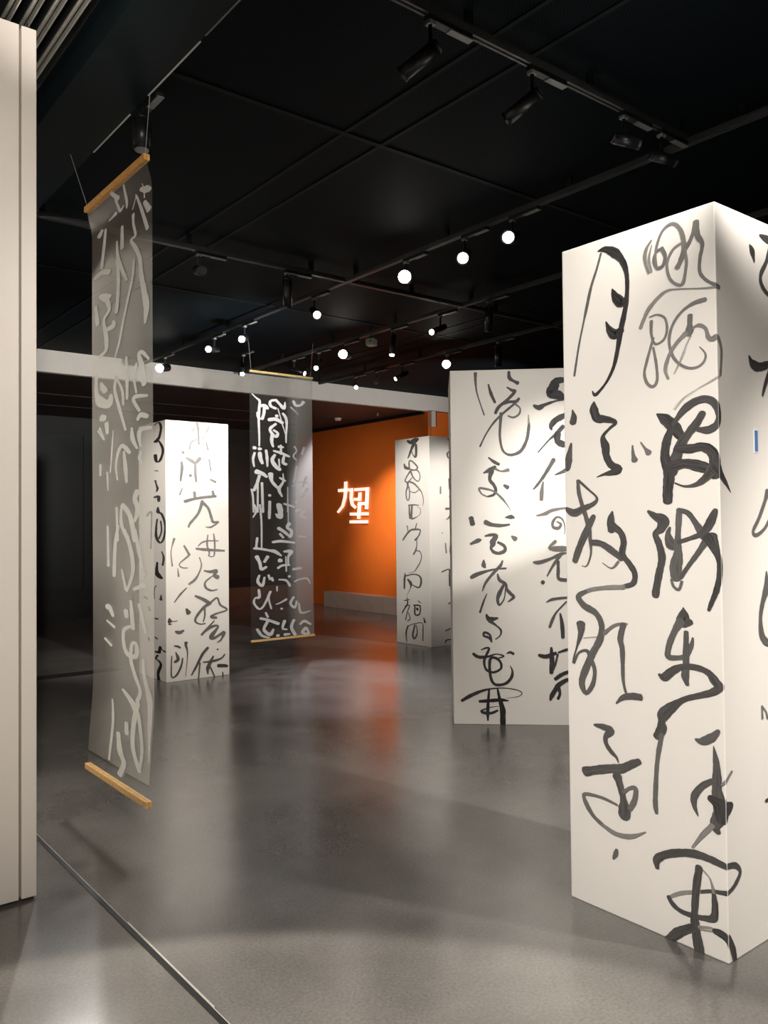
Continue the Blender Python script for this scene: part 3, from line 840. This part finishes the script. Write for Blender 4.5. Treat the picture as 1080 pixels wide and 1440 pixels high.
# ------------------------------------------------------------------ movable partitions and their rails
for i, (x0, x1, lab) in enumerate(((.94, 1.0, 'white sliding partition panel, right one of the pair at the left edge'), (.84, .931, 'white sliding partition panel, left one of the pair at the left edge'))):
    t = thing('partition_panel', lab, 'partition', (x0, 3.48, 0), 'parked sliding partitions')
    w = x1-x0
    box_obj('panel_board', 0, 0, .012, w, 3.6, 3.565, PANELW, t, .003)
    box_obj('bottom_seal', .008, .012, 0, w-.008, 3.58, .014, BLACK, t)
    bm = bmesh.new()
    xc = (.045 if i == 0 else .05)
    for yy in (.06, 3.4): bm_tube(bm, (xc, yy, 3.56), (xc, yy, 3.615), .008, n=10); bm_box(bm, xc-.014, yy-.04, 3.563, xc+.014, yy+.04, 3.575)
    make('roller_hanger', bm, BLACK, t)
for i, x in enumerate((1.13, 1.056, .984, .91)):
    t = thing('ceiling_rail', ['silver ceiling rail farthest right of the four above the partitions', 'second silver ceiling rail from the right above the partitions', 'third silver ceiling rail from the right above the right partition', 'silver ceiling rail farthest left above the left partition'][i], 'rail', (x, -3, CZ), 'partition rails')
    box_obj('thin_flange', -.004, 0, 0, .001, 11, .05, ALU, t)
    bm = bmesh.new(); bm_tube(bm, (-.025, 0, .012), (-.025, 11, .012), .0085, n=12)
    make('round_flange', bm, ALU, t, smooth=True)
    box_obj('rail_web', -.034, 0, .028, .001, 11, .08, BLACK, t)

# ------------------------------------------------------------------ lighting tracks
TR = {}
for nm, lab, p in (('T1', 'long black lighting track passing above the brightest lamp', ('x', 4.04, 1.0, 9.6)),
                   ('T4', 'middle black lighting track, over the pale ceiling sensor', ('x', 5.36, 1.0, 9.6)),
                   ('T3', 'farthest black lighting track, nearest the pale beam', ('x', 6.65, 1.0, 9.6)),
                   ('U1', 'nearest black lighting track at the top, carrying four dark heads', ('y', 2.36, 1.6, 3.98)),
                   ('U2', 'cross lighting track running from the left bulkhead to the right', ('y', 5.42, 1.56, 9.0))):
    ax, c, a, b = p
    if ax == 'x': t = thing('lighting_track', lab, 'light track', (c, a, 3.5), 'ceiling lighting tracks')
    else: t = thing('lighting_track', lab, 'light track', (a, c, 3.5), 'ceiling lighting tracks')
    L = b-a
    bm = bmesh.new()
    cuts = [0, L] if nm != 'U2' else [0, 4.010-a, 4.070-a, 5.339-a, 5.381-a, 6.629-a, 6.671-a, L]
    for p, q in zip(cuts[::2], cuts[1::2]):
        if ax == 'x':
            bm_box(bm, -.017, p, 0, -.006, q, .03); bm_box(bm, .006, p, 0, .017, q, .03); bm_box(bm, -.017, p, .026, .017, q, .036)
        else:
            bm_box(bm, p, -.017, 0, q, -.006, .03); bm_box(bm, p, .006, 0, q, .017, .03); bm_box(bm, p, -.017, .026, q, .017, .036)
    make('track_profile', bm, TRACK, t)
    k = int(L/1.1)+1
    for i in range(k+1):
        d = min(max(L*i/k, .03), L-.03)
        if ax == 'x': box_obj('track_hanger', -.008, d-.02, .034, .008, d+.02, .1, BLACK, t)
        else: box_obj('track_hanger', d-.02, -.008, .034, d+.02, .008, .1, BLACK, t)

# ------------------------------------------------------------------ spotlights on the tracks
FIX = [
('T1',4.04,3.61,(-.83,-.48,-.29),'on','lit spotlight nearest the tall right column, rightmost bright lamp'),
('T1',4.04,4.05,(-.71,-.58,-.41),'on','lit spotlight between the brightest lamp and the rightmost bright lamp'),
('T1',4.04,4.67,(-.70,-.67,-.25),'glare','brightest glaring spotlight in the middle of the ceiling'),
('T1',4.04,5.90,(-.37,-.84,-.41),'on','lit spotlight just left of the crossing of the two tracks'),
('T1',4.04,7.12,(-.63,-.72,-.30),'on','lit spotlight on the long track above the far hanging film, right of the pair'),
('T1',4.04,7.76,(-.78,-.59,-.19),'on','lit spotlight on the long track, left of the pair above the film'),
('T1',4.04,8.99,(-.75,-.63,-.22),'glare','glaring spotlight in front of the beam beside the near film'),
('T4',5.36,7.21,(-.78,-.61,-.12),'glare','glaring spotlight just left of the pale ceiling sensor'),
('T4',5.36,6.41,(-.25,-.15,-.95),'on','slim spotlight hanging straight down right of the pale ceiling sensor'),
('T4',5.36,5.71,(-.91,-.15,-.39),'on','black spotlight tilted to the left below the cross track'),
('T4',5.36,5.08,(.15,.2,-.95),'off','unlit black spotlight hanging where the cross track passes behind the bright lamps'),
('T4',5.36,7.74,(-.64,-.53,-.56),'on','right one of two crossed spotlights above the far film'),
('T4',5.36,8.26,(.48,-.80,-.35),'on','left one of two crossed spotlights above the far film'),
('T3',6.65,8.75,(-.53,-.80,-.29),'on','spotlight whose lit lens overlaps the top edge of the beam'),
('T3',6.65,8.30,(-.57,-.82,.06),'off','small unlit spotlight above the beam facing out'),
('T3',6.65,7.78,(-.84,.27,-.48),'on','small spotlight tilted left above the beam, right of the unlit one'),
('T3',6.65,6.97,(-.75,-.65,-.14),'glare','warm glaring spotlight by the top left corner of the square-on column'),
('T3',6.65,6.17,(.1,.1,-.98),'off','unlit spotlight hanging above the square-on column'),
('U2',2.70,5.42,(-.25,-.92,-.30),'chrome','spotlight with a chrome lens on the cross track left of centre'),
('U2',3.46,5.42,(.2,.3,-.93),'off','thin unlit spotlight on the cross track left of the crossing'),
('U1',2.18,2.36,(-.40,.80,-.45),'off','leftmost black spotlight on the nearest track, pointing down left'),
('U1',2.78,2.36,(-.28,.85,-.42),'off','second black spotlight from the left on the nearest track, pointing down left'),
('U1',3.45,2.36,(.80,-.55,-.22),'off','third black spotlight from the left on the nearest track, lying level'),
('U1',3.77,2.36,(.80,-.55,-.24),'off','rightmost black spotlight on the nearest track, lying level'),
('B',1.565,3.74,(-.02,-.05,-1),'off','big black spotlight hanging from the bulkhead edge above the near film'),
('B',4.72,8.35,(-.35,-.45,-.75),'on','black spotlight with bright lens at the top left corner of the far film'),
]
LENSPOS = []
for (tr, x, y, d, st, lab) in FIX:
    d = Vector(d).normalized(); near = tr in ('U1', 'B')
    pz = 3.36
    t = thing('track_spotlight', lab, 'spotlight', (x, y, 3.5), 'track spotlights')
    along_y = tr in ('T1', 'T3', 'T4', 'B')
    bm = bmesh.new()
    if along_y: bm_box(bm, -.018, -.22, -.022, .018, .02, 0)
    else: bm_box(bm, -.02, -.018, -.022, .22, .018, 0)
    make('adapter_box', bm, BLACK, t, .002)
    bm = bmesh.new()
    if along_y: bm_box(bm, -.016, -.225, -.026, .016, -.10, -.021)
    else: bm_box(bm, .10, -.016, -.026, .225, .016, -.021)
    make('adapter_cover', bm, GREYBIT, t)
    bm = bmesh.new(); bm_box(bm, -.016, -.016, -.036, .016, .016, -.020)
    make('adapter_clip', bm, GREYBIT, t)
    bm = bmesh.new(); bm_tube(bm, (0, 0, -.02), (0, 0, -.14), .009, n=10); bm_tube(bm, (0, -.014, -.14), (0, .014, -.14), .016, n=12)
    make('stem', bm, BLACK, t)
    R = .036; LH = .15; BK = -.07
    if tr == 'U1': LH, BK, R = (.14, -.03, .031) if x < 3 else (.08, -.05, .028)
    c = Vector((0, 0, -.14))
    if tr == 'B' and x < 2: R, LH, BK = .042, .05, -.10
    if lab.startswith('small'): R, LH = .028, .11
    if tr == 'T1' and y < 5: R = .042
    if st == 'glare': R = .046
    elif st == 'on' and tr != 'T1': R = .029
    bm = bmesh.new()
    bm_tube(bm, c+d*BK, c+d*(LH-.012), R*.98, n=24)
    bm_tube(bm, c+d*(LH-.012), c+d*LH, R*1.06, n=24, caps=False)
    bm_tube(bm, c+d*(BK-.012), c+d*BK, R*.8, R*.98, n=24)
    head = make('lamp_head', bm, BLACK, t, smooth=False)
    for p in head.data.polygons: p.use_smooth = len(p.vertices) == 4
    bm = bmesh.new()
    rl = R*(1.0 if st == 'glare' else .86)
    bm_tube(bm, c+d*(LH-.010), c+d*(LH+.001), rl, rl*.96, n=24)
    make('lens', bm, {'on': LENS_ON, 'glare': LENS_GLARE, 'off': LENS_DIM, 'chrome': simple('chrome_lens', (.9, .9, .88), .15, metal=1)}[st], head)
    LENSPOS.append((Vector((x, y, 3.36))+d*(LH+.02), d, st))

# ------------------------------------------------------------------ small ceiling things
t = thing('ceiling_sensor', 'pale square sensor box hanging under the middle track', 'sensor', (5.41, 6.83, 3.40), None, .5)
box_obj('sensor_body', -.05, -.05, 0, .05, .05, .075, SENSOR, t, .012)
box_obj('sensor_mount', -.01, -.01, .075, .01, .01, .2, BLACK, t)
bm = bmesh.new(); bm_tube(bm, (-.052, -.01, .045), (-.048, -.01, .045), .009, n=12); make('sensor_eye', bm, BLACK, t)
t = thing('smoke_detector', 'small pale round detector on the dark red ceiling beyond the beam', 'detector', (8.35, 11.5, 3.35))
bm = bmesh.new(); bm_tube(bm, (0, 0, -.012), (0, 0, 0), .07, n=20); bm_tube(bm, (0, 0, -.045), (0, 0, -.012), .045, .062, n=20)
make('detector_body', bm, simple('detector_plastic', (.6, .5, .45), .5), t)
t = thing('ceiling_sprinkler', 'tiny sprinkler on the dark red ceiling near the beam', 'sprinkler', (8.48, 10.56, 3.35))
bm = bmesh.new(); bm_tube(bm, (0, 0, -.05), (0, 0, 0), .012, n=10); bm_tube(bm, (0, 0, -.055), (0, 0, -.05), .03, n=12)
make('sprinkler_head', bm, GREYBIT, t)
t = thing('junction_box', 'small grey box hanging under the beam at the corner of the orange wall', 'wall box', (9.06, 9.86, 3.08))
box_obj('box_body', -.045, -.03, 0, .045, .03, .258, simple('grey_box_paint', (.62, .54, .48), .6), t, .004)
box_obj('box_side', .045, -.03, 0, .06, .03, .258, DARKROOM, t)
bm = bmesh.new(); bm_tube(bm, (-.03, 0, -.2), (-.02, 0, 0), .005, n=8)
make('pull_cord', bm, GREYBIT, t)

# ------------------------------------------------------------------ orange wall: sign and low plinths
t = thing('wall_sign', 'white raised character emblem on the orange wall', 'sign', (8.985, 11.9, 0))
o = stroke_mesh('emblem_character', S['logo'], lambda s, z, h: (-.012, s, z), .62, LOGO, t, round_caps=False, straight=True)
md = o.modifiers.new('thick', 'SOLIDIFY'); md.thickness = .02; md.offset = 0
ys = [12.59, 12.25, 11.92, 11.56, 11.20, 10.85, 10.50, 10.15]
ORD = ['first', 'second', 'third', 'fourth', 'fifth', 'sixth', 'seventh']
for i in range(7):
    w = ys[i]-ys[i+1]
    t = thing('display_plinth', 'low pale box against the orange wall, %s from the left in the row' % ORD[i], 'plinth', (8.78, ys[i+1], 0), 'low pale boxes along the orange wall')
    box_obj('plinth_body', 0, .006, 0, .215, w-.006, .28, PLINTH, t, .004)
    box_obj('plinth_edge', -.003, 0, 0, .01, .008, .283, simple('plinth_edge_paint', (.55, .42, .36), .5), t)

# ------------------------------------------------------------------ lights
def spot(name, loc, target, energy, size, blend=.6, col=(1, .93, .84), r=.04):
    l = bpy.data.lights.new(name, 'SPOT'); l.energy = energy; l.spot_size = math.radians(size); l.spot_blend = blend; l.color = col; l.shadow_soft_size = r
    o = bpy.data.objects.new(name, l); COL.objects.link(o); o.location = loc
    o.rotation_euler = (Vector(target)-Vector(loc)).to_track_quat('-Z', 'Y').to_euler()
    return o
NEU = (1, .965, .92)
spot('lamp_nearest_column_left', (-1.1, .3, 3.3), (2.7, 1.82, .95), 980, 48, 1, NEU)
spot('lamp_nearest_column_right', (3.9, -.7, 3.4), (3.5, 1.49, 1.0), 640, 42, 1, NEU)
spot('lamp_square_column', (3.6, 2.9, 3.2), (5.0, 3.95, 1.5), 260, 44, 1, NEU)
spot('fill_square_column_wide', (2.4, 1.0, 3.4), (4.7, 4.2, 1.2), 470, 60, 1, NEU)  # added wide fill for the square-on column, no fixture behind it
spot('lamp_far_column_left', (4.9, 6.95, 3.1), (6.8, 7.7, 1.6), 320, 54, 1, NEU)
spot('lamp_far_column_right', (7.2, 5.4, 3.3), (7.05, 7.47, 1.6), 340, 40, 1, NEU)
spot('lamp_left_column', (3.3, 5.2, 3.2), (3.6, 7.45, 1.6), 320, 46, 1, NEU)
spot('lamp_left_column_side', (1.9, 6.4, 3.3), (3.35, 7.8, 1.4), 240, 50, 1, NEU)
spot('lamp_orange_wall', (7.2, 9.5, 3.2), (9.0, 10.75, 1.65), 640, 40, 1, (1, .9, .75))
spot('lamp_orange_wall_wide', (5.7, 9.3, 3.1), (9.0, 11.8, 1.2), 210, 70, 1, (1, .88, .75))
spot('fill_floor_edge', (.21, .61, 3.4), (.21, .6099, 0), 950, 72.6, .05)  # added unseen spot; its hard cone rim stands for a shadow edge on the floor
spot('fill_floor_mid', (3.0, 4.2, 3.3), (2.0, 3.8, 0), 80, 100, 1, NEU)  # added dim fill over the middle of the floor, without a fixture
spot('lamp_floor_far', (5.9, 8.5, 3.2), (4.75, 6.6, 0), 700, 36, .7, (.95, .93, 1))
spot('lamp_partition', (-.5, -1.5, 3.2), (.9, 3.6, 1.9), 760, 50, 1)
spot('fill_partition_side', (2.3, 6.6, 3.3), (1.0, 5.4, 2.3), 400, 70, 1, NEU)  # added unseen spot, lights the hidden panel side mirrored in the near film
spot('fill_low_film', (3.2, 5.0, 3.1), (1.35, 4.4, 1.0), 260, 52, 1, NEU, .2)  # added spot without fixture, brightens the lower half of the near film
spot('fill_near_film', (.9, 2.3, 3.4), (1.55, 4.1, 1.4), 45, 50, 1, NEU, .2)  # added spot without fixture, brightens the white strokes on the near film
spot('fill_beam', (4.0, 5.6, 2.5), (4.0, 9.9, 3.6), 430, 80, 1, NEU)  # added fill aimed up at the beam, hangs free below the tracks
spot('fill_beam_right', (8.0, 6.4, 2.5), (8.0, 9.9, 3.6), 230, 80, 1, NEU)  # second added fill for the beam, no lamp body there
spot('fill_near_hall_right', (2.0, -1.6, 3.3), (2.2, .8, 0), 120, 90, 1)  # added ambient fill beside the camera, out of view
spot('fill_rails', (.3, .9, 2.6), (.98, 2.9, 3.6), 300, 24, .8)  # added uplight to brighten the partition rails, no such lamp in the room
spot('fill_far_film', (4.7, 5.9, 3.2), (4.95, 7.83, 1.2), 100, 48, 1, NEU)  # added fill for the writing on the far film, no fixture


w = bpy.data.worlds.new('World'); scene.world = w; w.use_nodes = True
w.node_tree.nodes['Background'].inputs[0].default_value = (.6, .7, .8, 1)
w.node_tree.nodes['Background'].inputs[1].default_value = .004

# ------------------------------------------------------------------ camera
f, yaw, pit, rol, cx, cy = 1158.81865, 0.91875, 0.02316, -0.00924, 503.8787, 711.51209
F = Vector((math.cos(yaw)*math.cos(pit), math.sin(yaw)*math.cos(pit), math.sin(pit)))
Rt = F.cross(Vector((0, 0, 1))).normalized(); U = Rt.cross(F)
R2 = Rt*math.cos(rol)+U*math.sin(rol); U2 = U*math.cos(rol)-Rt*math.sin(rol)
cam = bpy.data.cameras.new('camera'); co = bpy.data.objects.new('camera', cam); COL.objects.link(co)
M = Matrix((R2, U2, -F)).transposed().to_4x4(); M.translation = Vector((0, 0, 1.5))
co.matrix_world = M
cam.sensor_fit = 'VERTICAL'; cam.sensor_height = 36; cam.lens = f/1440*36
cam.shift_x = (540-cx)/1440; cam.shift_y = (cy-720)/1440
cam.clip_start = .05
scene.camera = co
scene.view_settings.view_transform = 'Standard'
scene.view_settings.look = 'None'
scene.view_settings.exposure = 0
scene.cycles.use_denoising = True
scene.cycles.max_bounces = 8
scene.cycles.transparent_max_bounces = 24
scene.cycles.sample_clamp_indirect = 4
scene.cycles.caustics_reflective = False
